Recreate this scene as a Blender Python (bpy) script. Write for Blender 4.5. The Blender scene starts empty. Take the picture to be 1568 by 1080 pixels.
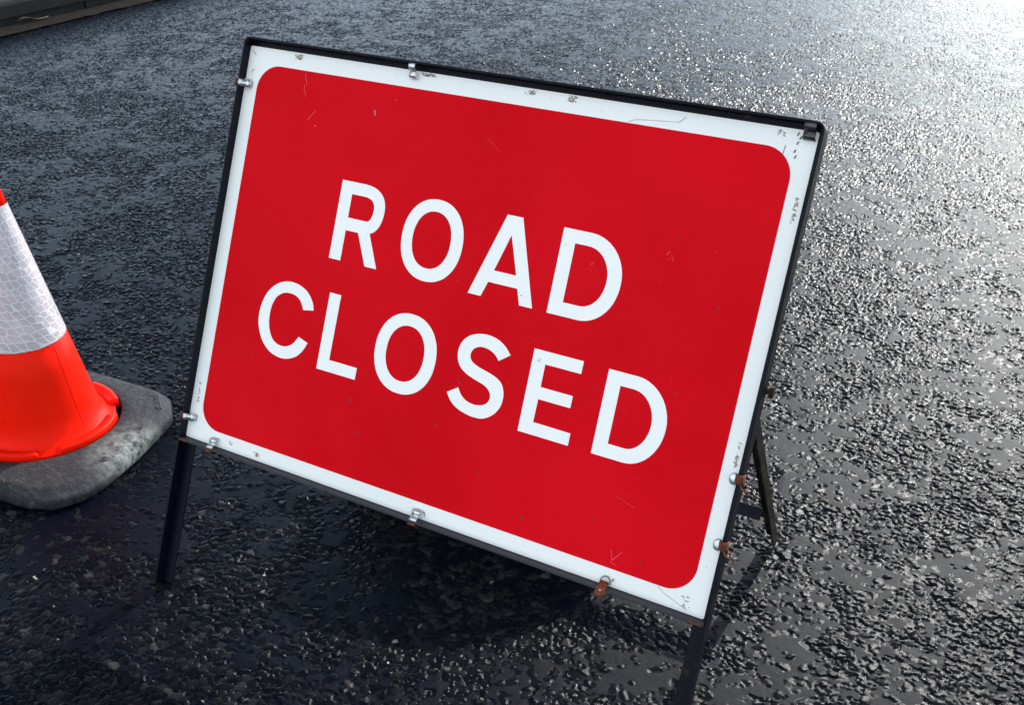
import bpy, bmesh, math, random
import numpy as np
from mathutils import Vector, Matrix, geometry

C = bpy.context.scene
COL = C.collection
R = math.radians

# ------------------------------------------------------------------ camera
cam_d = bpy.data.cameras.new('camera')
cam = bpy.data.objects.new('camera', cam_d)
COL.objects.link(cam)
C.camera = cam
right = Vector((.8806, .4738, .0081)); down = Vector((.2375, -.4264, -.8728)); fw = Vector((-.4101, .7705, -.4880))
m = Matrix((right, -down, -fw)).transposed().to_4x4()
m.translation = Vector((1.3689, -1.1100, 1.4332))
cam.matrix_world = m
cam_d.sensor_fit = 'HORIZONTAL'
cam_d.sensor_width = 36.0
cam_d.lens = 1643.155 / 1568 * 36
cam_d.clip_start = .05
cam_d.clip_end = 1000
cam_d.dof.use_dof = True
cam_d.dof.focus_distance = 1.85
cam_d.dof.aperture_fstop = 14.0

# ------------------------------------------------------------------ light
SUN_EL, SUN_AZ = 38.0, 4.2           # degrees; azimuth from +Y towards +X
w = bpy.data.worlds.new('World'); C.world = w; w.use_nodes = True
nt = w.node_tree
bg = nt.nodes['Background']
sky = nt.nodes.new('ShaderNodeTexSky')
sky.sky_type = 'NISHITA'; sky.sun_disc = False
sky.sun_elevation = R(SUN_EL); sky.sun_rotation = R(SUN_AZ)
sky.air_density = 1.0; sky.dust_density = 1.0; sky.ozone_density = 2.0
def wn(typ, **kw):
    nd = nt.nodes.new(typ)
    for k_, v_ in kw.items(): setattr(nd, k_, v_)
    return nd
def wmath(op, a_, b_=0.0, clamp=False):
    nd = wn('ShaderNodeMath', operation=op, use_clamp=clamp)
    for i_, v_ in enumerate((a_, b_)):
        if isinstance(v_, (int, float)): nd.inputs[i_].default_value = v_
        else: nt.links.new(v_, nd.inputs[i_])
    return nd.outputs[0]
def wmap(v_, a_, b_, c_, d_):
    nd = wn('ShaderNodeMapRange', interpolation_type='SMOOTHSTEP')
    for i_, q_ in enumerate((a_, b_, c_, d_)): nd.inputs[i_+1].default_value = q_
    nt.links.new(v_, nd.inputs[0]); return nd.outputs[0]
def wmix(f_, a_, col_):
    nd = wn('ShaderNodeMix', data_type='RGBA'); nt.links.new(f_, nd.inputs[0]); nt.links.new(a_, nd.inputs[6]); nd.inputs[7].default_value = (*col_, 1); return nd.outputs[2]
tcw = wn('ShaderNodeTexCoord').outputs['Generated']
sep = wn('ShaderNodeSeparateXYZ'); nt.links.new(tcw, sep.inputs[0])
cn = wn('ShaderNodeTexNoise'); cn.inputs['Scale'].default_value = 2.6; cn.inputs['Detail'].default_value = 6; nt.links.new(tcw, cn.inputs['Vector'])
# unseen cloud bank added behind the viewer to light the sign face
CLOUD_FILL = (10.6, 11.4, 11.9)
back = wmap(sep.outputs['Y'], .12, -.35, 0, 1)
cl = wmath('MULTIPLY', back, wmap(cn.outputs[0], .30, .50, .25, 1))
c0 = wmix(wmap(sep.outputs['Z'], .46, .08, 0, .85), sky.outputs[0], (20.0, 24.5, 28.5))   # pale horizon haze, added to brighten reflections in the asphalt
c1 = wmix(cl, c0, CLOUD_FILL)
# bright low haze lobe added towards the sun for glare on the road
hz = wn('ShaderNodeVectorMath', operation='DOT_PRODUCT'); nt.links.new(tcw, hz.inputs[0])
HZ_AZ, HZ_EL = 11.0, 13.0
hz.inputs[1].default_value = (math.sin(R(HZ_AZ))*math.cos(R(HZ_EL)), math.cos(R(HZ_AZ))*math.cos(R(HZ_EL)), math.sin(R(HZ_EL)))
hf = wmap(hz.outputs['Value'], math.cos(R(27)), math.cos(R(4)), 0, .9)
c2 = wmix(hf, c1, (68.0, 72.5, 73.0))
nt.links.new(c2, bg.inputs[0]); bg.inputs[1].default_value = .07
sd = bpy.data.lights.new('sun', 'SUN'); sd.energy = 2.7; sd.angle = R(.6); sd.color = (1, .965, .91)
sun = bpy.data.objects.new('sun', sd); COL.objects.link(sun)
to_sun = Vector((math.sin(R(SUN_AZ))*math.cos(R(SUN_EL)), math.cos(R(SUN_AZ))*math.cos(R(SUN_EL)), math.sin(R(SUN_EL))))
sun.rotation_euler = to_sun.to_track_quat('Z', 'Y').to_euler()
sun.location = (0, 0, 5)

C.view_settings.view_transform = 'Standard'
C.view_settings.look = 'None'
C.view_settings.exposure = 1.0
C.view_settings.gamma = 1.0
C.render.engine = 'CYCLES'

# ------------------------------------------------------------------ helpers
random.seed(7)
rng = np.random.default_rng(11)

class NT:
    """small wrapper for building a node material"""
    def __init__(s, name):
        s.m = bpy.data.materials.new(name); s.m.use_nodes = True
        s.t = s.m.node_tree; s.b = s.t.nodes['Principled BSDF']
    def n(s, typ, **kw):
        nd = s.t.nodes.new(typ)
        for k, v in kw.items():
            if k == 'inp':
                for a, b in v.items(): nd.inputs[a].default_value = b
            else: setattr(nd, k, v)
        return nd
    def l(s, a, b): s.t.links.new(a, b)
    def obj(s): return s.n('ShaderNodeTexCoord').outputs['Object']
    def noise(s, vec, scale, detail=4, rough=.55):
        nd = s.n('ShaderNodeTexNoise', inp={'Scale': scale, 'Detail': detail, 'Roughness': rough}); s.l(vec, nd.inputs['Vector']); return nd.outputs[0]
    def ramp(s, fac, stops):
        nd = s.n('ShaderNodeValToRGB'); e = nd.color_ramp.elements
        while len(e) < len(stops): e.new(.5)
        for i, (p, c) in enumerate(stops):
            e[i].position = p; e[i].color = (*c, 1) if len(c) == 3 else c
        s.l(fac, nd.inputs[0]); return nd.outputs[0]
    def rng(s, fac, a, b, c, d):
        nd = s.n('ShaderNodeMapRange', inp={1: a, 2: b, 3: c, 4: d}); s.l(fac, nd.inputs[0]); return nd.outputs[0]
    def mix(s, fac, a, b):
        nd = s.n('ShaderNodeMix', data_type='RGBA')
        for sock, v in ((nd.inputs[0], fac), (nd.inputs[6], a), (nd.inputs[7], b)):
            if isinstance(v, (int, float)): sock.default_value = v
            elif isinstance(v, tuple): sock.default_value = (*v, 1)
            else: s.l(v, sock)
        return nd.outputs[2]
    def math(s, op, a, b=0.0):
        nd = s.n('ShaderNodeMath', operation=op)
        for i, v in enumerate((a, b)):
            if isinstance(v, (int, float)): nd.inputs[i].default_value = v
            else: s.l(v, nd.inputs[i])
        return nd.outputs[0]
    def bump(s, h, strength, dist):
        nd = s.n('ShaderNodeBump', inp={'Strength': strength, 'Distance': dist}); s.l(h, nd.inputs['Height']); s.l(nd.outputs[0], s.b.inputs['Normal']); return nd
    def set(s, **kw):
        for k, v in kw.items():
            i = s.b.inputs[k.replace('_', ' ')]
            if isinstance(v, (int, float)): i.default_value = v
            elif isinstance(v, tuple): i.default_value = (*v, 1)
            else: s.l(v, i)
        return s

def flat(name, col, rough=.5, metal=0, nscale=60, var=.15, bump=0.0, spec=.5):
    k = NT(name); o = k.obj(); nz = k.noise(o, nscale)
    c1 = tuple(v*(1-var) for v in col); c2 = tuple(min(1, v*(1+var)) for v in col)
    k.set(Base_Color=k.ramp(nz, [(.3, c1), (.7, c2)]), Roughness=k.rng(nz, .2, .8, rough*.85, rough*1.15), Metallic=metal)
    k.b.inputs['Specular IOR Level'].default_value = spec
    if bump: k.bump(k.noise(o, nscale*4), .5, bump)
    return k.m

def link(name, me, mat=None, parent=None, label=None, smooth=False):
    o = bpy.data.objects.new(name, me); COL.objects.link(o)
    if mat is not None: me.materials.append(mat)
    if parent is not None: o.parent = parent; o.matrix_parent_inverse = Matrix.Translation(parent.location).inverted()
    if label: o['label'] = label
    if smooth:
        for p in me.polygons: p.use_smooth = True
    return o

def parent_origin(p):
    v = Vector((0, 0, 0))
    q = p
    while q is not None:
        v += q.location; q = q.parent
    return v

def bm_obj(name, bm, mat, parent=None, label=None, smooth=False, bevel=0, seg=2):
    me = bpy.data.meshes.new(name)
    bmesh.ops.recalc_face_normals(bm, faces=bm.faces)
    bm.to_mesh(me); bm.free()
    o = link(name, me, mat, parent, label, smooth)
    if bevel:
        md = o.modifiers.new('bevel', 'BEVEL'); md.width = bevel; md.segments = seg; md.limit_method = 'ANGLE'; md.angle_limit = R(35)
    return o

def thing(name, loc, label, cat, group=None):
    o = bpy.data.objects.new(name, None); COL.objects.link(o); o.location = loc; o.empty_display_size = .1
    o['label'] = label; o['category'] = cat
    if group: o['group'] = group
    return o

def tag(o, label=None, cat=None, group=None, kind=None):
    for k, v in (('label', label), ('category', cat), ('group', group), ('kind', kind)):
        if v: o[k] = v
    return o

# sign-plate coordinates (x along plate, y up the plate, z out of its face) -> world
TH = R(24.0665)
SN, CS = math.sin(TH), math.cos(TH)
def PW(x, y, z=0.0):
    return Vector((x, (y+.30)*SN - z*CS, (y+.30)*CS + z*SN))

def add_hexa(bm, P):
    """8 corners: bottom loop 0-3, top loop 4-7"""
    v = [bm.verts.new(p) for p in P]
    for f in ((3, 2, 1, 0), (4, 5, 6, 7), (0, 1, 5, 4), (1, 2, 6, 5), (2, 3, 7, 6), (3, 0, 4, 7)):
        bm.faces.new([v[i] for i in f])

def add_pbox(bm, x0, x1, y0, y1, z0, z1):
    add_hexa(bm, [PW(x0, y0, z0), PW(x1, y0, z0), PW(x1, y1, z0), PW(x0, y1, z0), PW(x0, y0, z1), PW(x1, y0, z1), PW(x1, y1, z1), PW(x0, y1, z1)])

def sweep(bm, pts, prof, ups, closed_prof=True):
    """sweep 2-D profile [(a,b)] along pts; ups = list of (A,B) axis vectors per point"""
    rings = []
    for p, (A, B) in zip(pts, ups):
        rings.append([bm.verts.new(p + A*a + B*b) for a, b in prof])
    n = len(prof)
    for r0, r1 in zip(rings, rings[1:]):
        for i in range(n if closed_prof else n-1):
            j = (i+1) % n
            bm.faces.new((r0[i], r0[j], r1[j], r1[i]))
    bm.faces.new(rings[0][::-1]); bm.faces.new(rings[-1])

def tube(bm, pts, r, n=6):
    pts = [Vector(p) for p in pts]; ups = []
    for i, p in enumerate(pts):
        d = (pts[min(i+1, len(pts)-1)] - pts[max(i-1, 0)]).normalized()
        a = d.cross(Vector((.3, .2, .93))).normalized(); ups.append((a, d.cross(a)))
    sweep(bm, pts, [(r*math.cos(2*math.pi*k/n), r*math.sin(2*math.pi*k/n)) for k in range(n)], ups)

# ------------------------------------------------------------------ road surface
def vhash(ix, iy, s):
    h = (ix.astype(np.int64)*374761393 + iy.astype(np.int64)*668265263 + s*2147483647 + 1274126177) & 0xffffffff
    h = ((h ^ (h >> 13))*1274126177) & 0xffffffff
    h = ((h ^ (h >> 16))*2246822519) & 0xffffffff
    h = h ^ (h >> 15)
    return (h & 0xffffff).astype(np.float32)/float(0xffffff)

def vnoise(x, y, scale, s):
    x = x*scale; y = y*scale
    ix = np.floor(x).astype(np.int64); iy = np.floor(y).astype(np.int64)
    fx = x-ix; fy = y-iy; fx = fx*fx*(3-2*fx); fy = fy*fy*(3-2*fy)
    a = vhash(ix, iy, s); b = vhash(ix+1, iy, s); c = vhash(ix, iy+1, s); d = vhash(ix+1, iy+1, s)
    return (a*(1-fx)+b*fx)*(1-fy)+(c*(1-fx)+d*fx)*fy

def stones(x, y, cell, s):
    """voronoi chippings: returns edge distance, id random, offset from seed"""
    gx = x/cell; gy = y/cell
    cx = np.floor(gx).astype(np.int64); cy = np.floor(gy).astype(np.int64)
    f1 = np.full(x.shape, 9., np.float32); f2 = f1.copy()
    ox = np.zeros_like(f1); oy = np.zeros_like(f1); ri = np.zeros_like(f1)
    i1x = np.zeros_like(cx); i1y = np.zeros_like(cy)
    for dx in (-1, 0, 1):
        for dy in (-1, 0, 1):
            ix = cx+dx; iy = cy+dy
            px = ix + .5 + (vhash(ix, iy, s)-.5)*.85; py = iy + .5 + (vhash(ix, iy, s+1)-.5)*.85
            ang = vhash(ix, iy, s+2)*math.pi; el = 1 + .5*vhash(ix, iy, s+3)
            ddx = (gx-px); ddy = (gy-py)
            u = ddx*np.cos(ang)+ddy*np.sin(ang); v = -ddx*np.sin(ang)+ddy*np.cos(ang)
            # angular metric: mix of euclid and chebyshev
            e = np.sqrt(u*u/el + v*v*el); q = np.maximum(np.abs(u)/el**.5, np.abs(v)*el**.5)
            d = (.55*e+.5*q).astype(np.float32)
            nearer = d < f1
            f2 = np.where(nearer, f1, np.minimum(f2, d))
            ox = np.where(nearer, ddx, ox); oy = np.where(nearer, ddy, oy)
            i1x = np.where(nearer, ix, i1x); i1y = np.where(nearer, iy, i1y)
            f1 = np.where(nearer, d, f1)
    return (f2-f1)*cell, i1x, i1y, ox*cell, oy*cell, f1*cell

def sm(a, b, x):
    t = np.clip((x-a)/(b-a), 0, 1); return t*t*(3-2*t)

def openness(x, y):
    r = .30*vnoise(x, y, 7, 3) + .34*vnoise(x, y, 15, 4) + .24*vnoise(x, y, 31, 5) + .12*vnoise(x+3, y, 3, 6)
    return sm(.38, .60, r)                           # 0 mastic closed over the stones, 1 open chippings

def road_height(x, y):
    mast = .0004*(vnoise(x, y, 60, 8)-.5) + .0002*(vnoise(x, y, 220, 9)-.5) + .0006*(vnoise(x, y, 24, 10)-.5) + .0005*(vnoise(x, y, 430, 14)-.5)
    z = mast.astype(np.float32); tone = np.zeros_like(z); o_all = openness(x, y)
    z = z - .0016*o_all
    for cell, s, amp, p0, p1 in ((.0098, 50, .7, .12, .62), (.0162, 20, 1.0, .20, .78)):
        e, ix, iy, ox, oy, f1 = stones(x, y, cell, s)
        r1 = vhash(ix, iy, s+5); r2 = vhash(ix, iy, s+6); r3 = vhash(ix, iy, s+7); r4 = vhash(ix, iy, s+8); r5 = vhash(ix, iy, s+9)
        op = openness(x-ox, y-oy)
        exposed = r4 < p0 + (p1-p0)*op**1.2
        top = .0007*amp + (r1-.5)*.0026*amp - .0010*op + ox*(r2-.5)*.42 + oy*(r3-.5)*.42
        side = -.0050*amp + np.maximum(e-.0005, 0)*3.4
        h = np.minimum(top, side)
        # a groove opens round the stone only where the binder has worn away
        h = np.where((e < .0030) & (r5+op < .75), np.maximum(h, mast-.0006), h)
        z = np.where(exposed, h, z)
        tone = np.where(exposed, .15+.85*np.minimum(r5, 1.0 if cell < .012 else .985), tone)
    wav = .004*(vnoise(x, y, 1.3, 12)-.5) + .0022*(vnoise(x, y, 3.1, 13)-.5)
    return z + wav, tone, o_all

def axis(segs, lo, hi):
    """segs: list of (start, end, step) fine parts; then geometric growth to lo/hi"""
    a = [segs[0][0]]
    for s0, s1, st0, st1 in segs:
        while a[-1] < s1 - 1e-9:
            t = (a[-1]-s0)/(s1-s0); a.append(a[-1]+st0+(st1-st0)*t)
    st = segs[-1][3]
    while a[-1] < hi: st *= 1.12; a.append(a[-1]+st)
    b = []; st = segs[0][2]; p = segs[0][0]
    while p > lo: st *= 1.12; p -= st; b.append(p)
    return np.array(b[::-1]+a)

GUT = -4.13      # outer edge of the asphalt (gutter strip beyond)
xs = axis([(GUT-.03, -1.0, .0075, .0034), (-1.0, 1.65, .0030, .0030), (1.65, 3.2, .003, .012)], -90, 90)
ys = axis([(-.62, 1.0, .0030, .0030), (1.0, 2.8, .003, .0045), (2.8, 7.0, .0045, .013)], -40, 120)
NX, NY = len(xs), len(ys)
print('road grid', NX, NY, NX*NY)
X, Y = np.meshgrid(xs.astype(np.float64), ys.astype(np.float64))
X = X.ravel(); Y = Y.ravel()
Z, tone, rough = road_height(X, Y)
fade = np.clip(1.6-np.maximum(np.abs(X)-6, np.abs(Y)-9)*.5, 0, 1)
Z = Z*fade - .004*np.clip((GUT+.30-X)/.30, 0, 1)
me = bpy.data.meshes.new('road')
me.vertices.add(NX*NY)
me.vertices.foreach_set('co', np.stack([X, Y, Z], 1).astype(np.float32).ravel())
i = np.arange(NX*(NY-1)).reshape(NY-1, NX)[:, :-1].ravel()
quads = np.stack([i, i+1, i+1+NX, i+NX], 1).astype(np.int32)
nq = len(quads)
me.loops.add(nq*4); me.loops.foreach_set('vertex_index', quads.ravel())
me.polygons.add(nq); me.polygons.foreach_set('loop_start', np.arange(0, nq*4, 4, dtype=np.int32)); me.polygons.foreach_set('loop_total', np.full(nq, 4, np.int32))
at = me.attributes.new('chip', 'FLOAT', 'POINT'); at.data.foreach_set('value', tone.astype(np.float32))
at = me.attributes.new('openness', 'FLOAT', 'POINT'); at.data.foreach_set('value', rough.astype(np.float32))
me.update(calc_edges=True)

k = NT('asphalt')
o = k.obj()
chip = k.n('ShaderNodeAttribute', attribute_name='chip').outputs['Fac']
mastic = k.ramp(k.noise(o, 14, 5), [(.3, (.0006, .0013, .0042)), (.7, (.0016, .0027, .0070))])
stone = k.ramp(chip, [(.0, (.0010, .0018, .0038)), (.30, (.002, .0028, .005)), (.72, (.0055, .0062, .0078)), (.93, (.0100, .0112, .0132)), (.986, (.015, .0155, .017)), (.995, (.09, .08, .07)), (.9975, (.10, .06, .042)), (1.0, (.30, .28, .24))])
grain = k.noise(o, 900, 3, .7)
col = k.mix(k.rng(chip, .02, .12, 0, 1), mastic, stone)
dust = k.rng(k.noise(o, 420, 2), .70, .76, 0, .5)
col = k.mix(dust, col, (.035, .034, .032))
k.set(Base_Color=col, Roughness=k.mix(k.rng(chip, .02, .12, 0, 1), k.rng(grain, .3, .75, .27, .41), k.rng(grain, .3, .75, .10, .26)), IOR=1.45)
bh = k.math('ADD', k.math('MULTIPLY', grain, 1.0), k.math('MULTIPLY', k.noise(o, 330, 5, .7), 1.2))
bn = k.bump(bh, .4, .0010); k.l(k.rng(chip, .02, .12, .50, .24), bn.inputs['Strength'])
k.b.inputs['Specular IOR Level'].default_value = .07
road = link('road', me, k.m)
tag(road, kind='structure')

# gutter strip, kerb, pavement
def strip(name, x0, x1, y0, y1, z, mat, step=.03, amp=.003, s=70):
    gx = np.linspace(x0, x1, max(3, int((x1-x0)/.012)) if x1-x0 < 1 else 60); gy = np.arange(y0, y1, step)
    A, B = np.meshgrid(gx, gy); h = z + amp*(vnoise(A, B, 30, s)-.5) + amp*(vnoise(A, B, 9, s+1)-.5)
    mm = bpy.data.meshes.new(name); n = len(gx); nn = len(gy)
    idx = np.arange(n*(nn-1)).reshape(nn-1, n)[:, :-1].ravel()
    mm.from_pydata(np.stack([A.ravel(), B.ravel(), h.ravel()], 1).tolist(), [], np.stack([idx, idx+1, idx+1+n, idx+n], 1).tolist())
    ob = link(name, mm, mat); tag(ob, kind='structure'); return ob
k = NT('gutter_grit'); o = k.obj()
c = k.ramp(k.noise(o, 55, 6, .7), [(.3, (.004, .0037, .0034)), (.55, (.009, .0078, .0066)), (.75, (.026, .021, .016))])
k.set(Base_Color=c, Roughness=.85); k.b.inputs['Specular IOR Level'].default_value = .1; k.bump(k.noise(o, 160, 5, .7), 1, .006)
strip('gutter', -4.36, GUT+.012, -6, 14, .0035, k.m, amp=.005)
k = NT('kerb_concrete'); o = k.obj()
c = k.ramp(k.noise(o, 9, 6, .6), [(.3, (.006, .007, .009)), (.7, (.015, .017, .019))])
c = k.mix(k.rng(k.noise(o, 70, 5, .7), .55, .75, 0, .6), c, (.02, .02, .02))
k.set(Base_Color=c, Roughness=.8); k.bump(k.noise(o, 120, 5, .7), .8, .004)
k.b.inputs['Specular IOR Level'].default_value = .15; kerb_m = k.m
bm = bmesh.new()
y = -5.27
while y < 14:
    y1 = y + .905; a, b = y+.009, y1-.009; ox = random.uniform(-.003, .003)
    # profile: set-back foot, overhanging face with a rounded top arris
    prof = [(-4.45, .0), (-4.318, .0), (-4.318, .045), (-4.292, .052), (-4.290, .12), (-4.298, .138), (-4.315, .146), (-4.45, .148)]
    va = [bm.verts.new((px+ox, a, pz)) for px, pz in prof]; vb = [bm.verts.new((px+ox, b, pz)) for px, pz in prof]
    for q in range(len(prof)):
        r = (q+1) % len(prof); bm.faces.new((va[q], va[r], vb[r], vb[q]))
    bm.faces.new(va); bm.faces.new(vb[::-1]); y = y1
kerb = bm_obj('kerb', bm, kerb_m); tag(kerb, kind='structure')
k = NT('pavement_slabs'); o = k.obj()
br = k.n('ShaderNodeTexBrick', inp={'Scale': 1.0, 'Brick Width': .6, 'Row Height': .6, 'Mortar Size': .006, 'Color1': (.05, .05, .05, 1), 'Color2': (.065, .064, .062, 1), 'Mortar': (.03, .03, .03, 1)}); k.l(o, br.inputs[0])
k.set(Base_Color=br.outputs[0], Roughness=.8); k.bump(k.noise(o, 60, 5), .5, .004)
strip('pavement', -12, -4.45, -6, 14, .143, k.m, step=.2, amp=.001)

# rust-brown leaf in the gutter
lf = NT('leaf_brown'); lf.set(Base_Color=lf.ramp(lf.noise(lf.obj(), 60), [(.3, (.02, .004, .002)), (.7, (.07, .018, .006))]), Roughness=.6)
bm = bmesh.new(); Lc = Vector((-4.272, 3.34, .014)); nn = 12; rows = []
for q in range(nn+1):
    t = q/nn; wd = .020*math.sin(math.pi*t**.8)**.8+.001; yy = (t-.5)*.22; cz = .012*math.sin(t*5+.5)
    rows.append([bm.verts.new(Lc+Vector((sx*wd*.5+.008*math.sin(3*t), yy, cz+.010*abs(sx)+.003*math.sin(9*t)))) for sx in (-1, -.5, 0, .5, 1)])
for r0, r1 in zip(rows, rows[1:]):
    for q in range(4): bm.faces.new((r0[q], r0[q+1], r1[q+1], r1[q]))
o_ = bm_obj('dead_leaf', bm, lf.m, smooth=True)
md = o_.modifiers.new('thick', 'SOLIDIFY'); md.thickness = .0015
tag(o_, 'curled rust-brown dead leaf lying in the gutter against the kerb', 'leaf')

# ------------------------------------------------------------------ sign materials
k = NT('sign_white'); o = k.obj()
c = k.ramp(k.noise(o, 3, 5), [(.3, (.76, .80, .81)), (.7, (.80, .83, .83))])
c = k.mix(k.rng(k.noise(o, 40, 6, .7), .62, .80, 0, .35), c, (.55, .57, .56))
k.set(Base_Color=c, Roughness=k.rng(k.noise(o, 25), .3, .7, .35, .5)); k.b.inputs['Specular IOR Level'].default_value = .25; M_WHITE = k.m
k = NT('sign_red'); o = k.obj()
c = k.ramp(k.noise(o, 2.6, 4, .5), [(.3, (.56, .0010, .0065)), (.7, (.65, .0022, .010))])
c = k.mix(k.rng(k.noise(o, 90, 6, .75), .62, .85, 0, .15), c, (.38, .002, .006))
k.set(Base_Color=c, Roughness=k.rng(k.noise(o, 12, 5), .3, .7, .35, .55)); k.b.inputs['Specular IOR Level'].default_value = .04; M_RED = k.m
M_LETTER = flat('letter_white', (.82, .85, .85), .38, var=.02)

def metal_paint(name, base, rustc, thr, rough=.42):
    k = NT(name); o = k.obj(); nz = k.noise(o, 28, 8, .68)
    f = k.rng(nz, thr, thr+.07, 0, 1)
    k.set(Base_Color=k.mix(f, base, rustc), Roughness=k.rng(f, 0, 1, rough, .85)); k.b.inputs['Specular IOR Level'].default_value = .12
    k.bump(k.noise(o, 190, 4), .35, .0012); return k.m
M_FRAME = metal_paint('frame_black_paint', (.002, .003, .008), (.060, .034, .022), .64)
M_LEDGE = metal_paint('skylit_dark_paint', (.035, .038, .045), (.09, .055, .035), .60, .5)  # paler than the frame: sky light on the ledge is put into its colour
M_REAR = metal_paint('weathered_brown_black_paint', (.010, .008, .007), (.040, .026, .017), .50, .6)
k = NT('rust'); o = k.obj()
k.set(Base_Color=k.ramp(k.noise(o, 160, 6, .7), [(.3, (.045, .012, .006)), (.55, (.20, .05, .012)), (.75, (.38, .12, .03))]), Roughness=.9); k.bump(k.noise(o, 500, 4), 1, .002); M_RUST = k.m
M_RUSTR = flat('red_rust', (.10, .026, .010), .9, nscale=260, var=.75)
M_RUSTD = flat('dark_rust', (.055, .026, .014), .85, nscale=180, var=.6)
k = NT('galvanised_steel'); o = k.obj()
k.set(Base_Color=k.ramp(k.noise(o, 220, 4), [(.3, (.42, .46, .48)), (.7, (.72, .77, .78))]), Roughness=.32, Metallic=.85); k.bump(k.noise(o, 300, 3), .4, .0008); M_ZINC = k.m

# ------------------------------------------------------------------ the sign
FRONT = 'red and white ROAD CLOSED sign clipped in a black steel frame on wet asphalt'
sign = thing('road_sign', (.53, 0, 0), FRONT, 'road sign')

def bez(p0, p1, p2, p3, n=14):
    out = []
    for q in range(n+1):
        t = q/n; a = (1-t)**3; b = 3*(1-t)**2*t; c = 3*(1-t)*t*t; d = t**3
        out.append((a*p0[0]+b*p1[0]+c*p2[0]+d*p3[0], a*p0[1]+b*p1[1]+c*p2[1]+d*p3[1]))
    return out
def smooth_poly(P, n=6, closed=False):
    """Catmull-Rom through points"""
    out = []; N = len(P)
    for q in range(N-1):
        a, b, c, d = P[max(q-1, 0)], P[q], P[q+1], P[min(q+2, N-1)]
        for s in range(n):
            t = s/n
            out.append(tuple(.5*((2*b[e])+(-a[e]+c[e])*t+(2*a[e]-5*b[e]+4*c[e]-d[e])*t*t+(-a[e]+3*b[e]-3*c[e]+d[e])*t**3) for e in (0, 1)))
    out.append(P[-1]); return out
def rrect(x0, x1, y0, y1, r, n=16):
    out = []
    for cx, cy, a0 in ((x1-r, y1-r, 0), (x0+r, y1-r, 90), (x0+r, y0+r, 180), (x1-r, y0+r, 270)):
        for q in range(n+1):
            a = R(a0+90*q/n); out.append((cx+r*math.cos(a), cy+r*math.sin(a)))
    return out
def prism(bm, loops, z0, z1):
    """polygon with holes extruded in plate space"""
    flatv = [p for l in loops for p in l]
    tris = geometry.tessellate_polygon([[Vector((p[0], p[1], 0)) for p in l] for l in loops])
    top = [bm.verts.new(PW(p[0], p[1], z1)) for p in flatv]
    for t in tris:
        try: bm.faces.new([top[q] for q in t])
        except ValueError: pass
    bot = [bm.verts.new(PW(p[0], p[1], z0)) for p in flatv]
    s = 0
    for l in loops:
        n = len(l)
        for q in range(n):
            a, b = s+q, s+(q+1) % n
            try: bm.faces.new((bot[a], bot[b], top[b], top[a]))
            except ValueError: pass
        s += n
def prism_obj(name, loops, z0, z1, mat, parent, **kw):
    bm = bmesh.new(); prism(bm, loops, z0, z1); return bm_obj(name, bm, mat, parent, **kw)

plate = prism_obj('sign_plate', [rrect(0, 1.05, 0, .75, .003, 3)], -.003, 0, M_WHITE, sign)
bm = bmesh.new(); add_pbox(bm, .0, 1.05, .0, .75, -.0032, -.0031); bm.free()
red = prism_obj('red_panel', [rrect(.0290, 1.0232, .0285, .7205, .0460)], .00005, .0005, M_RED, plate)

def ell(cx, cy, a, b, n=72, e=2.15):
    out = []
    for q in range(n):
        t = 2*math.pi*q/n; c_, s_ = math.cos(t), math.sin(t)
        out.append((cx+a*math.copysign(abs(c_)**(2/e), c_), cy+b*math.copysign(abs(s_)**(2/e), s_)))
    return out
def letD(x0, x1, y0, y1):
    ym = (y0+y1)/2; xs_ = x0+.0465; w_ = .0243; h_ = .0215
    o_ = [(x0, y0), (x0, y1), (xs_, y1)] + bez((xs_+.002, y1), (x1-.030, y1), (x1, y1-.030), (x1, ym)) + bez((x1, ym), (x1, y0+.030), (x1-.026, y0), (xs_+.008, y0))[1:]
    i_ = [(x0+w_, y0+h_+.001), (x0+w_, y1-h_), (xs_, y1-h_)] + bez((xs_+.001, y1-h_), (x1-w_-.018, y1-h_), (x1-w_, y1-h_-.022), (x1-w_, ym)) + bez((x1-w_, ym), (x1-w_, y0+h_+.022), (x1-w_-.016, y0+h_+.001), (xs_+.006, y0+h_+.001))[1:]
    return [o_, i_]
def rect(x0, x1, y0, y1): return [(x0, y0), (x0, y1), (x1, y1), (x1, y0)]
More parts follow.
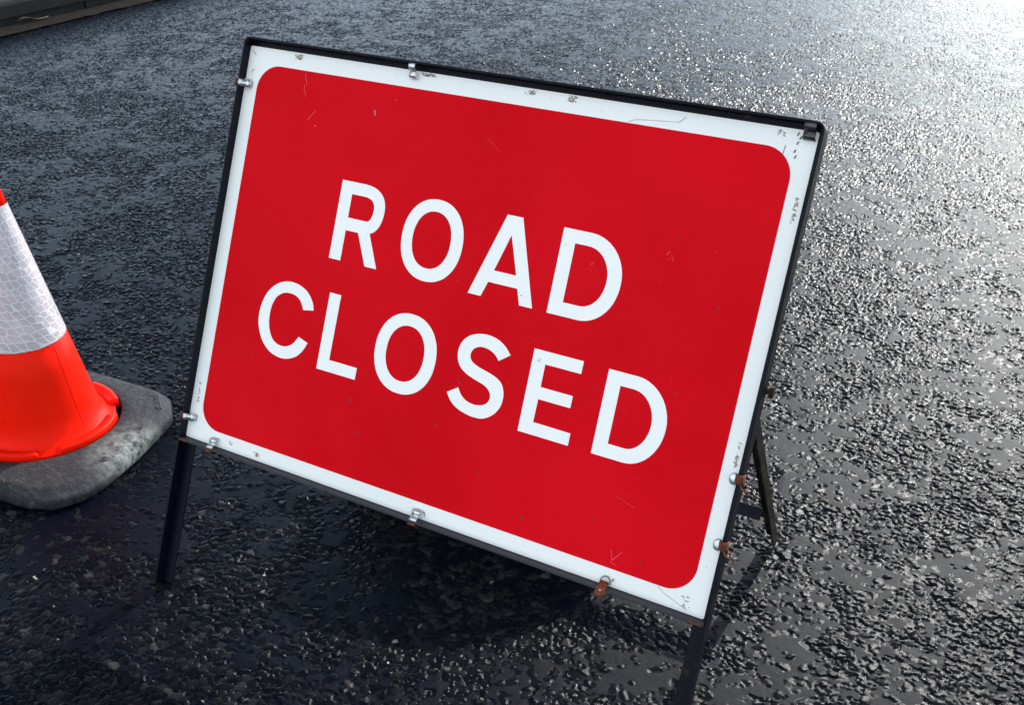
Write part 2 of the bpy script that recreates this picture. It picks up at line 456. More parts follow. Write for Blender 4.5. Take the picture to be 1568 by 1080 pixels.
LET = {
 'R': [[(.2530, .4030)] + [(.2530, .5440), (.3020, .5440)] + bez((.3030, .5440), (.3330, .5435), (.3503, .5290), (.3503, .5030)) + bez((.3503, .5030), (.3503, .4810), (.3420, .4655), (.3283, .4610))[1:] + [(.3550, .4030), (.3302, .4030), (.3045, .4580), (.2778, .4580), (.2778, .4030)],
       [(.2776, .5225), (.3060, .5225)] + bez((.3070, .5225), (.3210, .5215), (.3282, .5150), (.3282, .5030)) + bez((.3282, .5030), (.3282, .4920), (.3250, .4820), (.3180, .4805))[1:] + [(.2776, .4805)]],
 'O': [ell(.4538, .4735, .0602, .0706), ell(.4528, .4742, .0377, .0490)],
 'A': [[(.5855, .5435), (.6141, .5435), (.6622, .4020), (.6383, .4020), (.6292, .4280), (.5742, .4280), (.5654, .4020), (.5405, .4020)], [(.5998, .5118), (.6225, .4485), (.5806, .4485)]],
 'D': letD(.6888, .8032, .4016, .5422),
 'C': [smooth_poly([(.2411, .3031), (.2352, .3177), (.2202, .3337), (.1972, .3425), (.1736, .3425), (.1518, .3334), (.1330, .3130), (.1236, .2835), (.1246, .2549), (.1372, .2275), (.1574, .2095), (.1789, .2027), (.1989, .2030), (.2183, .2110), (.2315, .2240), (.2406, .2427)]) +
       smooth_poly([(.2190, .2490), (.2086, .2336), (.1942, .2252), (.1766, .2248), (.1604, .2338), (.1490, .2560), (.1468, .2830), (.1527, .3050), (.1631, .3165), (.1767, .3222), (.1940, .3218), (.2085, .3145), (.2188, .2990)])],
 'L': [[(.2690, .2025), (.2690, .3430), (.2935, .3430), (.2930, .2240), (.3535, .2240), (.3535, .2025)]],
 'O2': [ell(.4444, .2722, .0618, .0706), ell(.4440, .2725, .0382, .0490)],
 'S': [smooth_poly([(.6416, .3182), (.6290, .3304), (.6137, .3384), (.5958, .3415), (.5788, .3398), (.5624, .3335), (.5508, .3224), (.5453, .3084), (.5460, .2935), (.5530, .2788), (.5680, .2685), (.5859, .2628), (.6045, .2578), (.6151, .2514), (.6200, .2427), (.6187, .2329), (.6117, .2255), (.6019, .2221), (.5899, .2212), (.5768, .2242), (.5660, .2314), (.5585, .2419)]) +
       smooth_poly([(.5387, .2290), (.5503, .2148), (.5667, .2056), (.5855, .2011), (.5998, .2002), (.6136, .2020), (.6270, .2092), (.6375, .2206), (.6433, .2348), (.6434, .2509), (.6383, .2646), (.6292, .2730), (.6142, .2790), (.5943, .2836), (.5791, .2884), (.5713, .2946), (.5690, .3033), (.5730, .3125), (.5834, .3187), (.5965, .3190), (.6084, .3155), (.6165, .3101), (.6225, .3039)])],
 'E': [[(.6815, .2000), (.6815, .3400), (.7700, .3400), (.7700, .3188), (.7056, .3188), (.7058, .2806), (.7640, .2806), (.7640, .2604), (.7060, .2604), (.7056, .2212), (.7734, .2206), (.7734, .2000)]],
 'D2': letD(.8144, .9258, .1996, .3388),
}
for nm, loops in LET.items():
    prism_obj('letter', loops, .0004, .0009, M_LETTER, plate)

# scuffs, chips and scratches on the plate
def specks(bm, cx, cy, wx, wy, n, r, skew=0., grid=False, seed=0, zz=.0006):
    rr = random.Random(seed)
    for q in range(n):
        x = cx+rr.uniform(-wx, wx); y = cy+rr.uniform(-wy, wy) + skew*(x-cx)
        if not (.002 < x < 1.048 and .002 < y < .748): continue
        s = r*rr.uniform(.35, 1.0)*(1-.4*abs(x-cx)/max(wx, 1e-4)); a0 = rr.uniform(0, 6.28); m_ = rr.randint(4, 7); el_ = rr.uniform(1, 2.6) if not grid else rr.uniform(2, 4)
        rot = rr.uniform(-.5, .5) if not grid else rr.uniform(1.35, 1.8)
        vs = []
        for e in range(m_):
            a = a0+e*6.283/m_; u = s*el_*math.cos(a)*rr.uniform(.6, 1.2); v = s*math.sin(a)*rr.uniform(.6, 1.2)
            vs.append(bm.verts.new(PW(x+u*math.cos(rot)-v*math.sin(rot), y+u*math.sin(rot)+v*math.cos(rot), zz+q*4e-7)))
        bm.faces.new(vs)
def pline(bm, pts, wd, zz=.00065):
    pts = [Vector((a, b)) for a, b in pts]
    for q in range(len(pts)-1):
        a, b = pts[q], pts[q+1]; d = (b-a).normalized(); n_ = Vector((-d.y, d.x))*wd*.5
        bm.faces.new([bm.verts.new(PW(p.x, p.y, zz+q*3e-7)) for p in (a-n_, b-n_*.7, b+n_*.7, a+n_)])
SC_D = flat('scuff_black', (.06, .06, .055), .8); SC_B = flat('scuff_grime', (.33, .30, .24), .8, var=.3); SC_W = flat('scratch_pale', (.72, .16, .16), .7)
SC_R = flat('chip_dark_red', (.22, .004, .008), .7); SC_G = flat('scratch_grey', (.30, .32, .33), .7)
bmD, bmB, bmW, bmR, bmG = (bmesh.new() for _ in range(5))
grime = [(.1119, .7425, .009, .0045, 26), (.3870, .7465, .014, .0025, 30), (.582, .7435, .010, .005, 14), (.657, .7435, .008, .005, 26), (.995, .741, .007, .004, 10),
         (1.041, .634, .0025, .020, 24), (.0125, .698, .003, .014, 8), (.0150, .092, .002, .022, 14), (.1725, .0115, .008, .0035, 12), (.112, .0155, .007, .003, 6), (1.0425, .262, .0022, .020, 20), (.5415, .012, .004, .005, 6), (1.018, .016, .010, .010, 9), (.7856, .001, .016, .0012, 8)]
for q, (x, y, wx, wy, n) in enumerate(grime):
    specks(bmB, x, y, wx, wy, n, .0022, seed=q)
    specks(bmD, x, y, wx*.95, wy*.95, max(3, n//2), .0010, seed=q+40, grid=wx > wy, zz=.0007)
specks(bmD, .52, .738, .5, .006, 10, .0006, seed=91, zz=.0007)
specks(bmD, .52, .012, .5, .009, 16, .0006, seed=92, zz=.0007)
specks(bmD, .015, .37, .010, .33, 8, .0006, seed=93, zz=.0007); specks(bmD, 1.037, .4, .01, .33, 8, .0006, seed=94, zz=.0007)
for a, b in ((1.0215, .728), (1.024, .736), (1.020, .716), (1.0225, .708), (1.0195, .741)): pline(bmD, [(a, b), (a+.002, b+.005)], .0020, .0008)
pline(bmG, [(.7578, .7225), (.7700, .7275), (.7971, .7302), (.839, .7334)], .0007); pline(bmG, [(.839, .7334), (.8485, .7430)], .0010)
pline(bmG, [(.969, .0270), (.982, .0190), (1.000, .0130), (1.020, .006)], .0008)
pline(bmD, [(.006, .742), (.016, .734)], .0009); pline(bmD, [(1.006, .725), (1.004, .708)], .0010)
for a, b in ((.70, .525), (.19, .245), (.30, .20), (.12, .19), (.38, .11), (.75, .155), (.84, .10), (.93, .33), (.66, .60), (.88, .56), (.22, .30), (.45, .36), (.56, .25), (.41, .27), (.53, .17), (.16, .145), (.935, .055), (.49, .31), (.60, .335), (.83, .51), (.96, .47), (.70, .33), (.27, .41), (.80, .30), (.15, .52), (.63, .11), (.35, .165), (.89, .21), (.49, .055), (.72, .06)):
    specks(bmR, a, b, .004, .004, 2, .0026, seed=int(a*999), zz=.0006)
specks(bmR, .52, .38, .48, .33, 90, .0010, seed=51, zz=.0006)
specks(bmW, .872, .5335, .006, .008, 9, .0010, seed=52, zz=.00062); specks(bmW, .7476, .490, .008, .008, 8, .0009, seed=53, zz=.00062)
specks(bmW, .735, .335, .008, .006, 7, .0009, seed=54, zz=.00062); specks(bmW, .1738, .627, .001, .001, 2, .0016, seed=55, zz=.00062); specks(bmW, .52, .38, .46, .32, 70, .0007, seed=56, zz=.00062)
for x, y, L_ in ((.134, .715, .012), (.138, .705, .01), (.135, .695, .012), (.139, .685, .01)): pline(bmW, [(x, y), (x+.002, y-L_)], .0006, .0012)
pline(bmW, [(.155, .635), (.170, .655)], .0007, .0012); pline(bmG, [(.2925, .673), (.2955, .664)], .0020, .0012); pline(bmW, [(.52, .66), (.55, .64)], .0002, .0012)
pline(bmW, [(.883, .058), (.888, .043), (.901, .060)], .0006, .0012); pline(bmW, [(.885, .04), (.897, .036)], .0005, .0012); pline(bmW, [(.872, .145), (.905, .135)], .0003, .0012)
specks(bmG, .6936, .324, .002, .003, 5, .0016, seed=57, zz=.0013); specks(bmG, .697, .517, .003, .003, 2, .0014, seed=58, zz=.0013); specks(bmG, .64, .416, .003, .004, 4, .0010, seed=59, zz=.0013)
def merge_marks(ob, items):
    """surface wear belongs to the part it is on: extra faces and material slots of the same mesh"""
    b = bmesh.new(); b.from_mesh(ob.data)
    for src, mat in items:
        ob.data.materials.append(mat); idx = len(ob.data.materials)-1
        for f in src.faces:
            nf = b.faces.new([b.verts.new(v.co) for v in f.verts]); nf.material_index = idx
        src.free()
    b.to_mesh(ob.data); b.free()
merge_marks(plate, [(bmD, SC_D), (bmB, SC_B), (bmG, SC_G)])
merge_marks(red, [(bmW, SC_W), (bmR, SC_R)])

# front frame: angle iron bent round the top corners, two legs running to the ground
def frame_path():
    xl, xr, yt, r = -.0045, 1.0580, .7640, .012
    P = [((xl, -.298), (1, 0)), ((xl, yt-r), (1, 0))]
    for q in range(1, 9):
        a = R(180-90*q/8*1.0); P.append(((xl+r+r*math.cos(a), yt-r+r*math.sin(a)), (-math.cos(a), -math.sin(a))))
    for q in range(0, 9):
        a = R(90-90*q/8); P.append(((xr-r+r*math.cos(a), yt-r+r*math.sin(a)), (-math.cos(a), -math.sin(a))))
    P.append(((xr, -.298), (-1, 0)))
    return P
bm = bmesh.new(); rings = []
for (x, y), (nx, ny) in frame_path():
    rings.append([bm.verts.new(PW(x+nx*o_, y+ny*o_, z_)) for o_, z_ in ((0, -.034+.012*max(0, -nx)), (0, .0165-.007*max(0, -nx)), (.0038, .0165-.007*max(0, -nx)), (.0038, -.034+.012*max(0, -nx)))])
for r0, r1 in zip(rings, rings[1:]):
    for q in range(4): bm.faces.new((r0[q], r0[(q+1) % 4], r1[(q+1) % 4], r1[q]))
bm.faces.new(rings[0]); bm.faces.new(rings[-1][::-1])
# back webs behind the plate
add_pbox(bm, -.0008, .0225, -.297, .735, -.0075, -.0038)
add_pbox(bm, 1.0345, 1.0540, -.297, .735, -.0075, -.0038)
add_pbox(bm, -.0008, 1.0540, .7352, .7603, -.0078, -.0040)
frame = bm_obj('front_frame', bm, M_FRAME, sign, bevel=.0008, seg=2)
bm = bmesh.new(); add_pbox(bm, -.0002, 1.0538, -.0052, -.0012, -.0036, .0205); add_pbox(bm, .0230, 1.0342, -.0052, .020, -.0076, -.0039)
bm_obj('bottom_rail', bm, M_LEDGE, sign, bevel=.0008, label='dark ledge under the plate, skylight put into its grey')
# rusty ends of the rail
for bx in ((1.032, 1.0541, -.0058, -.0008, .010, .0212), (.0030, .022, -.0056, -.0009, .012, .0211)):
    bm = bmesh.new(); add_pbox(bm, *bx); bm_obj('rust_patch', bm, M_RUSTD, sign, bevel=.0015)

# rear frame
def bar(bm, a, b, A, B, prof):
    sweep(bm, [a, b], prof, [(A, B), (A, B)])
for sx, xo in ((1, 1.0285), (-1, .0290)):
    bm = bmesh.new()
    top = PW(xo, .3635, -.036) ; foot = Vector((xo, .700, .004))
    top = top + (top-foot).normalized()*.02
    d = (foot-top).normalized(); A = Vector((sx, 0, 0)); B = A.cross(d).normalized()
    if B.y > 0: B = -B
    # angle: side flange (outer) and a web across
    bar(bm, top, foot, A, B, [(.0, -.012), (.0, .014), (.0035, .014), (.0035, -.0085), (-.0, -.012)][:4])
    bar(bm, top+d*.001, foot-d*.006, A, B, [(-.020, -.0125), (-.020, -.009), (.0034, -.009), (.0034, -.0125)])
    bm_obj('rear_leg', bm, M_REAR, sign, bevel=.0008)
    bm = bmesh.new(); pc = PW(xo+sx*.030, .3635, -.030)
    tube(bm, [pc-Vector((sx*.045, 0, 0)), pc+Vector((sx*.006, 0, 0))], .005, 10); tube(bm, [pc+Vector((sx*.003, 0, 0)), pc+Vector((sx*.009, 0, 0))], .010, 6)
    bm_obj('hinge_bolt', bm, M_REAR, sign)
bm = bmesh.new()
a = Vector((.0285, .553, .180)); b = Vector((1.0275, .553, .180)); up = Vector((0, -.573, .819)).normalized(); nrm = Vector((0, -.819, -.573))
bar(bm, a, b, up, nrm, [(-.020, 0), (.020, 0), (.020, .0035), (-.020, .0035)])
bar(bm, a+up*.020+nrm*.0036, b+up*.020+nrm*.0036, up, nrm, [(-.0035, 0), (0, 0), (0, .020), (-.0035, .020)])
bm_obj('rear_crossbar', bm, M_FRAME, sign, bevel=.0008)

# clips holding the plate to the frame
def frm(px, py, ux, uy):
    U = PW(px+ux, py+uy)-PW(px, py); U.normalize(); Zv = (PW(0, 0, 1)-PW(0, 0, 0)).normalized(); V = Zv.cross(U)
    return PW(px, py), U, V, Zv
def strip_solid(bm, o_, U, V, Zv, prof, w0, w1, th, v0=0.):
    n = len(prof)
    top = []; bot = []
    for q, (s, z) in enumerate(prof):
        a = prof[max(q-1, 0)]; b = prof[min(q+1, n-1)]; dx, dz = b[0]-a[0], b[1]-a[1]; L_ = math.hypot(dx, dz); nx, nz = -dz/L_, dx/L_
        wd = w0+(w1-w0)*q/(n-1)
        top.append([bm.verts.new(o_+U*(s+nx*th)+Zv*(z+nz*th)+V*(v0+e*wd/2)) for e in (-1, 1)])
        bot.append([bm.verts.new(o_+U*s+Zv*z+V*(v0+e*wd/2)) for e in (-1, 1)])
    for q in range(n-1):
        bm.faces.new((top[q][0], top[q][1], top[q+1][1], top[q+1][0])); bm.faces.new((bot[q][0], bot[q+1][0], bot[q+1][1], bot[q][1]))
        bm.faces.new((top[q][0], top[q+1][0], bot[q+1][0], bot[q][0])); bm.faces.new((top[q][1], bot[q][1], bot[q+1][1], top[q+1][1]))
    bm.faces.new((top[0][0], bot[0][0], bot[0][1], top[0][1])); bm.faces.new((top[-1][0], top[-1][1], bot[-1][1], bot[-1][0]))
def spring_clip(px, py, ux, uy, mat, rusty=True, wd=.012, reach=1.0, prong=True):
    o_, U, V, Zv = frm(px, py, ux, uy)
    bm = bmesh.new()
    strip_solid(bm, o_, U, V, Zv, [(-.0075*reach, .0140), (-.0040, .0175), (.0005, .0170), (.004, .0125), (.0065, .0085), (.0095, .0090), (.0125, .0105), (.0150, .0085), (.0165, .0045), (.0170, .0012)], wd, wd*1.1, .0010)
    if prong:
        tube(bm, [o_+U*.010+V*(wd*.62)+Zv*.006, o_+U*.014+V*(wd*.78)+Zv*.0045, o_+U*.0165+V*(wd*.4)+Zv*.003, o_+U*.0175-V*(wd*.1)+Zv*.0025], .0010, 6)
        tube(bm, [o_+U*.003+V*(wd*.60)+Zv*.008, o_+U*.009+V*(wd*.66)+Zv*.0085], .0011, 6)
    c = bm_obj('clip', bm, mat, sign, smooth=True)
    if rusty:
        bm = bmesh.new()
        strip_solid(bm, o_, U, V, Zv, [(-.0090, .004), (-.0090, .0150), (-.0070, .0180), (-.0035, .0190)], wd*1.2, wd, .0018)
        bm_obj('clip_foot', bm, M_RUSTR, c, smooth=True)
    return c
def bolt_clip(px, py, ux, uy, dome=.0095):
    o_, U, V, Zv = frm(px, py, ux, uy)
    bm = bmesh.new()
    cc = o_+U*.0075
    for q in range(5):       # dome washer
        pass
    N = 20; rs = [(1.0, .0005), (1.0, .0022), (.86, .0042), (.55, .0058), (.2, .0064)]
    rings = [[bm.verts.new(cc+(U*math.cos(6.283*e/N)*.8+V*math.sin(6.283*e/N)*1.05)*dome*a+Zv*z) for e in range(N)] for a, z in rs]
    for r0, r1 in zip(rings, rings[1:]):
        for e in range(N): bm.faces.new((r0[e], r0[(e+1) % N], r1[(e+1) % N], r1[e]))
    bm.faces.new(rings[-1]); bm.faces.new(rings[0][::-1])
    strip_solid(bm, o_, U, V, Zv, [(-.003, .012), (.000, .0100), (.003, .006), (.006, .0040)], .008, .009, .0012)
    c = bm_obj('clip', bm, M_ZINC, sign, smooth=True)
    bm = bmesh.new()
    strip_solid(bm, o_, U, V, Zv, [(-.0085, .004), (-.0085, .0165), (-.0060, .0185), (-.0030, .0180), (.000, .0140), (.003, .008)], .015, .012, .0018, v0=-.004)
    bm_obj('clip_foot', bm, M_RUSTR, c, smooth=True)
    bm = bmesh.new()
    tube(bm, [o_-U*.006+Zv*.017+V*.003, o_-U*.012+Zv*.021+V*.009, o_-U*.019+Zv*.022+V*.010, o_-U*.026+Zv*.018+V*.015], .0009, 6)
    tube(bm, [o_-U*.008+Zv*.016-V*.004, o_-U*.014+Zv*.022-V*.001, o_-U*.021+Zv*.021+V*.004], .0008, 6)
    bm_obj('wire_end', bm, M_RUST, c)
    return c
# (px,py) on the plate's edge, (ux,uy) pointing inwards
spring_clip(.3605, .7530, 0, -1, M_ZINC, rusty=False, prong=False)
spring_clip(.0005, .6800, 1, 0, M_ZINC, reach=.5)
spring_clip(.0020, .0412, 1, 0, M_ZINC, prong=False, reach=.5)
spring_clip(.0735, -.0010, 0, 1, M_ZINC, wd=.013)
spring_clip(.5306, -.0010, 0, 1, M_ZINC, wd=.014)
spring_clip(1.038, .7540, 0, -1, flat('clip_dark_steel', (.07, .07, .08), .35, .8), rusty=False, wd=.017, prong=False)
bolt_clip(1.0530, .2258, -1, 0)
bolt_clip(1.0525, .1205, -1, 0)
# fully rusted clip with a wire loop
o_, U, V, Zv = frm(.8855, -.001, 0, 1)
bm = bmesh.new(); strip_solid(bm, o_, U, V, Zv, [(-.013, .002), (-.0125, .016), (-.009, .0225), (-.002, .0200), (.002, .0120), (.0080, .0060)], .017, .015, .0020)
c = bm_obj('clip', bm, M_RUST, sign, label='rusted clip with a bent wire loop', smooth=True)
bm = bmesh.new(); tube(bm, [o_+U*(.0075+.0085*math.sin(a))+V*(.0085*math.cos(a))+Zv*(.0035+.001*math.sin(3*a)) for a in [R(-25+q*19) for q in range(13)]], .0011, 6)
tube(bm, [o_+U*.011-V*.010+Zv*.003, o_+U*.0155-V*.0125+Zv*.003], .0010, 6); bm_obj('wire_loop', bm, flat('tarnished_wire', (.18, .19, .17), .5, .7), c)
bm = bmesh.new(); bmesh.ops.create_uvsphere(bm, u_segments=12, v_segments=8, radius=.0020, matrix=Matrix.Translation(o_+Zv*.0215-U*.003)); bm_obj('rivet', bm, M_ZINC, c, smooth=True)

# small rust patches on the frame
for yy in (.684, .040):
    bm = bmesh.new(); add_pbox(bm, -.0056, -.0008, yy-.012, yy+.012, -.004, .0132); bm_obj('rust_patch', bm, M_RUSTD, sign, bevel=.002)

# ------------------------------------------------------------------ sandbag on the rear crossbar (behind the plate)
prof = [(.135, .02, .05), (.16, .17, .08), (.20, .265, .10), (.26, .312, .11), (.34, .330, .115), (.42, .318, .12), (.50, .300, .12), (.58, .275, .12), (.65, .245, .115), (.70, .215, .10), (.745, .16, .08), (.765, .05, .05)]
bm = bmesh.new(); rings = []
for x, hh, dp in prof:
    rg = []
    for q in range(20):
        t = 2*math.pi*q/20; c_, s_ = math.cos(t), math.sin(t); e = .72
        yy = .535+.25*0+dp*math.copysign(abs(c_)**e, c_)*.95; zz = hh/2+.006+hh/2*math.copysign(abs(s_)**e, s_)*.98
        rg.append(bm.verts.new((x+.006*math.sin(5*t), yy-(zz*.12), max(.004, zz+.006*math.sin(4*t+x*20)))))
    rings.append(rg)
for r0, r1 in zip(rings, rings[1:]):
    for q in range(20): bm.faces.new((r0[q], r0[(q+1) % 20], r1[(q+1) % 20], r1[q]))
bm.faces.new(rings[0][::-1]); bm.faces.new(rings[-1])
k = NT('woven_plastic'); o = k.obj(); wv = k.n('ShaderNodeTexWave', inp={'Scale': 90.0, 'Distortion': 1.0}); k.l(o, wv.inputs[0])
k.set(Base_Color=k.ramp(k.noise(o, 14, 5), [(.3, (.10, .095, .085)), (.7, (.17, .16, .14))]), Roughness=.8); k.bump(wv.outputs[1], .4, .002)
bag = bm_obj('sandbag', bm, k.m, smooth=True)
tag(bag, 'dark sandbag slumped over the rear crossbar behind the sign, seen only by its shadow', 'sandbag')

# ------------------------------------------------------------------ traffic cone
CX, CY = -.615, .258
cone = thing('traffic_cone', (CX, CY, 0), 'orange traffic cone with white reflective sleeve on a grey rubber base, left of the sign', 'traffic cone')
def lathe(bm, prof, N=96, a0=0., a1=2*math.pi, cap=False):
    full = abs(a1-a0-2*math.pi) < 1e-6; M_ = N if full else N+1
    rings = [[bm.verts.new((CX+r*math.cos(a0+(a1-a0)*q/N), CY+r*math.sin(a0+(a1-a0)*q/N), z)) for q in range(M_)] for r, z in prof]
    for r0, r1 in zip(rings, rings[1:]):
        for q in range(N if full else M_-1): bm.faces.new((r0[q], r0[(q+1) % M_], r1[(q+1) % M_], r1[q]))
    return rings
k = NT('cone_plastic'); o = k.obj()
c = k.ramp(k.noise(o, 6, 4), [(.3, (.74, .008, .001)), (.7, (.84, .012, .002))])
c = k.mix(k.rng(k.noise(o, 45, 6, .75), .64, .85, 0, .25), c, (.45, .02, .01))
k.set(Base_Color=c, Roughness=k.rng(k.noise(o, 30, 4), .3, .7, .30, .45)); k.bump(k.noise(o, 35, 4), .12, .002)
k.b.inputs['Specular IOR Level'].default_value = .07; k.b.inputs['Subsurface Weight'].default_value = .05; k.b.inputs['Subsurface Radius'].default_value = (.02, .004, .001); k.b.inputs['Subsurface Scale'].default_value = .5
M_CONE = k.m
RR = lambda h: .1425-.1936*h
bm = bmesh.new()
pr = [(.1610, .026), (.1608, .0380), (.1590, .0400), (.1530, .0420), (.1460, .0450), (.1395, .0500), (.1350, .0560)]+[(RR(h), h) for h in (.062, .10, .15, .20, .268)]+[(RR(.27)-.002, .270), (RR(.59)-.002, .59), (RR(.592), .592), (RR(.62), .62), (.021, .70), (.019, .745), (.015, .755), (.0, .756)]
lathe(bm, pr); bmesh.ops.remove_doubles(bm, verts=bm.verts, dist=1e-5)
bm_obj('cone_body', bm, M_CONE, cone, smooth=True)
# raised seam line
sa = R(3)
bm = bmesh.new(); tube(bm, [(CX+RR(h)*math.cos(sa), CY+RR(h)*math.sin(sa), h) for h in np.linspace(.058, .268, 8)], .0008, 6)
bm_obj('mould_seam', bm, M_CONE, cone, smooth=True)
# locking tabs round the foot
def tab(a0, a1):
    bm = bmesh.new(); n = 40
    prof = [(.1440, .030), (.1680, .030), (.1705, .0365), (.1710, .0520), (.1695, .0552), (.1610, .0560), (.1570, .0530), (.1440, .0500)]
    rings = []
    for q in range(n+1):
        t = q/n; a = R(a0+(a1-a0)*t); sc = min(1, .62+14*min(t, 1-t))
        rings.append([bm.verts.new((CX+(.144+(r-.144)*min(1, .9+sc*.1))*math.cos(a), CY+(.144+(r-.144)*min(1, .9+sc*.1))*math.sin(a), .036+(z-.036)*sc)) for r, z in prof])
    for r0, r1 in zip(rings, rings[1:]):
        for e in range(len(prof)): bm.faces.new((r0[e], r0[(e+1) % 8], r1[(e+1) % 8], r1[e]))
    bm.faces.new(rings[0][::-1]); bm.faces.new(rings[-1]); return bm_obj('locking_tab', bm, M_CONE, cone, smooth=True)
for a0, a1 in ((-30, 34), (55, 96), (-96, -45), (115, 165), (185, 240)): tab(a0, a1)
# reflective sleeve with honeycomb cells
k = NT('reflective_sleeve'); tc = k.n('ShaderNodeUVMap').outputs[0]
vo = k.n('ShaderNodeTexVoronoi', feature='DISTANCE_TO_EDGE', inp={'Scale': 1.0, 'Randomness': .5}); k.l(tc, vo.inputs['Vector'])
ed = k.rng(vo.outputs['Distance'], .02, .085, 1, 0)
vc = k.n('ShaderNodeTexVoronoi', inp={'Scale': 1.0, 'Randomness': .5}); k.l(tc, vc.inputs['Vector'])
cellc = k.ramp(k.noise(tc, .35, 4, .6), [(.32, (.36, .37, .38)), (.5, (.50, .41, .45)), (.68, (.56, .51, .53))])
cellc = k.mix(k.rng(k.noise(tc, 2.2, 5, .7), .42, .70, 0, .6), cellc, (.28, .30, .33))
col = k.mix(ed, cellc, (.64, .63, .66))
k.set(Base_Color=col, Roughness=.34); k.bump(ed, .5, .0006)
k.b.inputs['Coat Weight'].default_value = .5; k.b.inputs['Coat Roughness'].default_value = .2
bm = bmesh.new(); uvl = bm.loops.layers.uv.new('UVMap')
hs = np.linspace(.272, .588, 14); N = 96
rings = [[bm.verts.new((CX+(RR(h)+.0012)*math.cos(2*math.pi*q/N), CY+(RR(h)+.0012)*math.sin(2*math.pi*q/N), h)) for q in range(N)] for h in hs]
for ri, (r0, r1) in enumerate(zip(rings, rings[1:])):
    for q in range(N):
        f = bm.faces.new((r0[q], r0[(q+1) % N], r1[(q+1) % N], r1[q]))
        for lp, (uu, hh) in zip(f.loops, ((q, hs[ri]), (q+1, hs[ri]), (q+1, hs[ri+1]), (q, hs[ri+1]))):
            lp[uvl].uv = (uu/N*27+.5*hh/.0175, hh/.0175)
bm_obj('reflective_sleeve', bm, k.m, cone, smooth=True)
# faint moulded marks low on the cone
bm = bmesh.new()
def on_cone(adeg, h, e=.0004): a = R(adeg); return (CX+(RR(h)+e)*math.cos(a), CY+(RR(h)+e)*math.sin(a), h)
tube(bm, [on_cone(-92+11*math.cos(t), .135+.022*math.sin(t)) for t in np.linspace(0, 6.283, 28)], .0009, 6)
tube(bm, [on_cone(-92+6*math.cos(t), .135+.012*math.sin(t)) for t in np.linspace(.5, 4.2, 14)], .0008, 6)
for q in range(5): tube(bm, [on_cone(-98+q*4.5, .098+.001*q), on_cone(-96+q*4.5, .106+.001*q)], .0008, 6)
tube(bm, [on_cone(-70+5*math.cos(t), .088+.006*math.sin(t)) for t in np.linspace(3.3, 6.1, 10)], .0009, 6)
bm_obj('moulded_mark', bm, M_CONE, cone, smooth=True)

# rubber base
OUTP = [(x*.955, y*.955) for x, y in ((-.10, .240), (.13, .256), (.180, .246), (.243, .186), (.260, .120), (.285, .02), (.303, -.09), (.302, -.150), (.268, -.212), (.205, -.240), (.10, -.246), (-.05, -.262), (-.17, -.25), (-.245, -.18), (-.27, -.05), (-.29, .08), (-.28, .15), (-.22, .215))]
def rray(a):
    dx, dy = math.cos(a), math.sin(a); best = .25
    for (x0, y0), (x1, y1) in zip(OUTP, OUTP[1:]+OUTP[:1]):
        ex, ey = x1-x0, y1-y0; den = dx*ey-dy*ex
        if abs(den) < 1e-9: continue
        t = (x0*ey-y0*ex)/den; u = (x0*dy-y0*dx)/den
        if t > 0 and -1e-6 <= u <= 1+1e-6: best = t
    return best
def rout(a): return sum(rray(a+R(d)) for d in (-2.2, -1.1, 0, 1.1, 2.2))/5
bm = bmesh.new(); N = 240
lay = [(0, .150, .010), (0, .1735, .012), (0, .1745, .040), (0, .178, .0435), (.25, 0, .0435), (.55, 0, .0430), (.74, 0, .0420), (.76, 0, .0415), (.80, 0, .0395), (.95, 0, .0285), (.965, 0, .0270), (.985, 0, .0240), (.995, 0, .0200), (.997, 0, .008), (.97, 0, .002)]
rings = []
for q_, (fr, r_, z) in enumerate(lay):
    rg = []
    for q in range(N):
        a = 2*math.pi*q/N; ro = rout(a); r = r_ if r_ else .178+(ro-.178)*fr
        zz = z + (.0005*math.sin(7*a+fr*9)+.0004*math.sin(17*a) if z > .02 and fr > 0 else 0)
        rg.append(bm.verts.new((CX+r*math.cos(a), CY+r*math.sin(a), zz)))
    rings.append(rg)
for r0, r1 in zip(rings, rings[1:]):
    for q in range(N): bm.faces.new((r0[q], r0[(q+1) % N], r1[(q+1) % N], r1[q]))
k = NT('grey_rubber'); o = k.obj()
mp = k.n('ShaderNodeMapping', inp={'Scale': (1, 3.2, 1), 'Rotation': (0, 0, .6)}); k.l(o, mp.inputs[0])
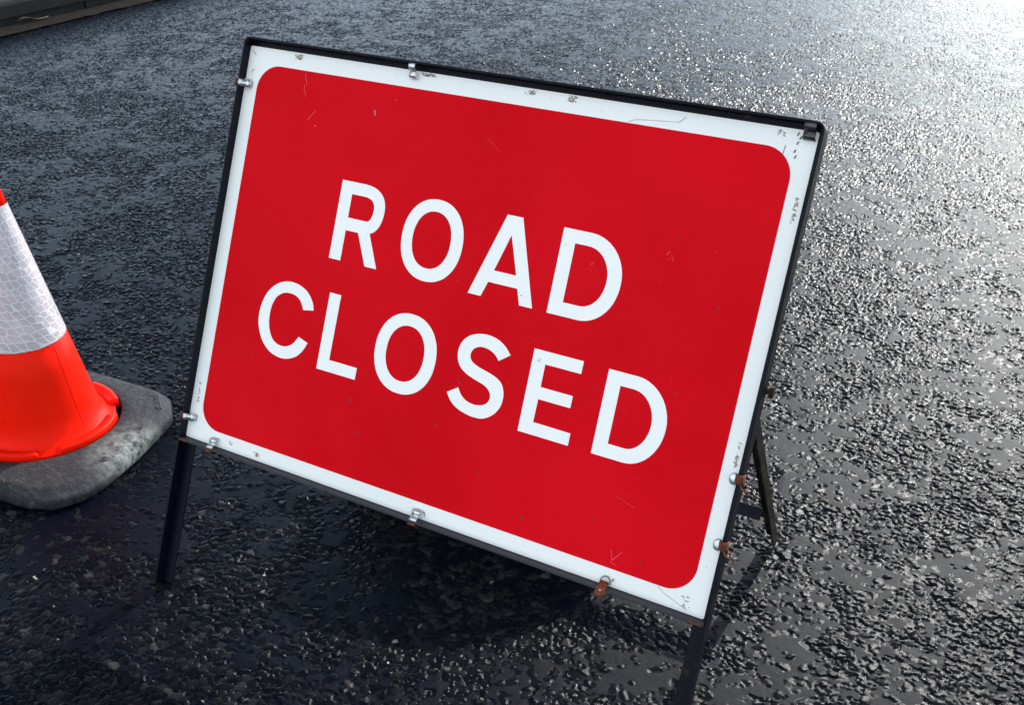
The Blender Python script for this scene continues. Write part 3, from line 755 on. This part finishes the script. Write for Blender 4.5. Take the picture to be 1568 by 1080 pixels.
c = k.ramp(k.noise(o, 7, 7, .65), [(.3, (.004, .005, .0075)), (.55, (.012, .0135, .018)), (.8, (.028, .031, .036))])
c = k.mix(k.rng(k.noise(mp.outputs[0], 42, 8, .8), .50, .72, 0, .5), c, (.15, .16, .17))
wx = k.n('ShaderNodeSeparateXYZ'); k.l(o, wx.inputs[0])
c = k.mix(k.rng(k.noise(o, 60, 6, .75), .55, .8, 0, .8), c, (.045, .048, .055))
gr = k.noise(o, 330, 5, .75); c = k.mix(k.rng(gr, .40, .50, .75, 0), c, (.012, .013, .016)); c = k.mix(k.rng(gr, .56, .66, 0, .5), c, (.13, .14, .15))
spot = k.n('ShaderNodeVectorMath', operation='DISTANCE'); k.l(o, spot.inputs[0]); spot.inputs[1].default_value = (-.335, .275, .04)
f = k.math('MULTIPLY', k.rng(spot.outputs['Value'], .02, .13, 1, 0), k.rng(k.noise(o, 50, 7, .75), .38, .62, 0, 1))
c = k.mix(f, c, (.30, .32, .30))
k.b.inputs['Specular IOR Level'].default_value = .25; k.set(Base_Color=c, Roughness=k.rng(k.noise(o, 80, 4), .3, .7, .5, .75)); k.bump(k.noise(o, 170, 8, .8), .9, .0035)
base = bm_obj('rubber_base', bm, k.m, cone, smooth=True)
M_DARKR = flat('dark_rubber', (.02, .021, .024), .6)
for x, y in ((-.3949, .3449), (-.3679, .2073), (-.4866, .050), (-.70, .045)):
    bm = bmesh.new()
    for r in (.0085, .0035):
        tube(bm, [(x+r*math.cos(t), y+r*math.sin(t), .0425) for t in np.linspace(0, 6.283, 20)], .0014, 6)
    bm_obj('stud', bm, M_DARKR, base)
bm = bmesh.new()
zt = .0420
tube(bm, [(-.4795, .4600, zt), (-.4526, .4650, zt), (-.4090, .4290, zt-.0005), (-.4130, .4220, zt-.0005)], .0014, 6)
tube(bm, [(-.4580, .4560, zt), (-.4535, .4535, zt)], .0032, 8); tube(bm, [(-.4240, .4280, zt), (-.4200, .4250, zt)], .0030, 8)
bm_obj('hand_slot', bm, M_DARKR, base)
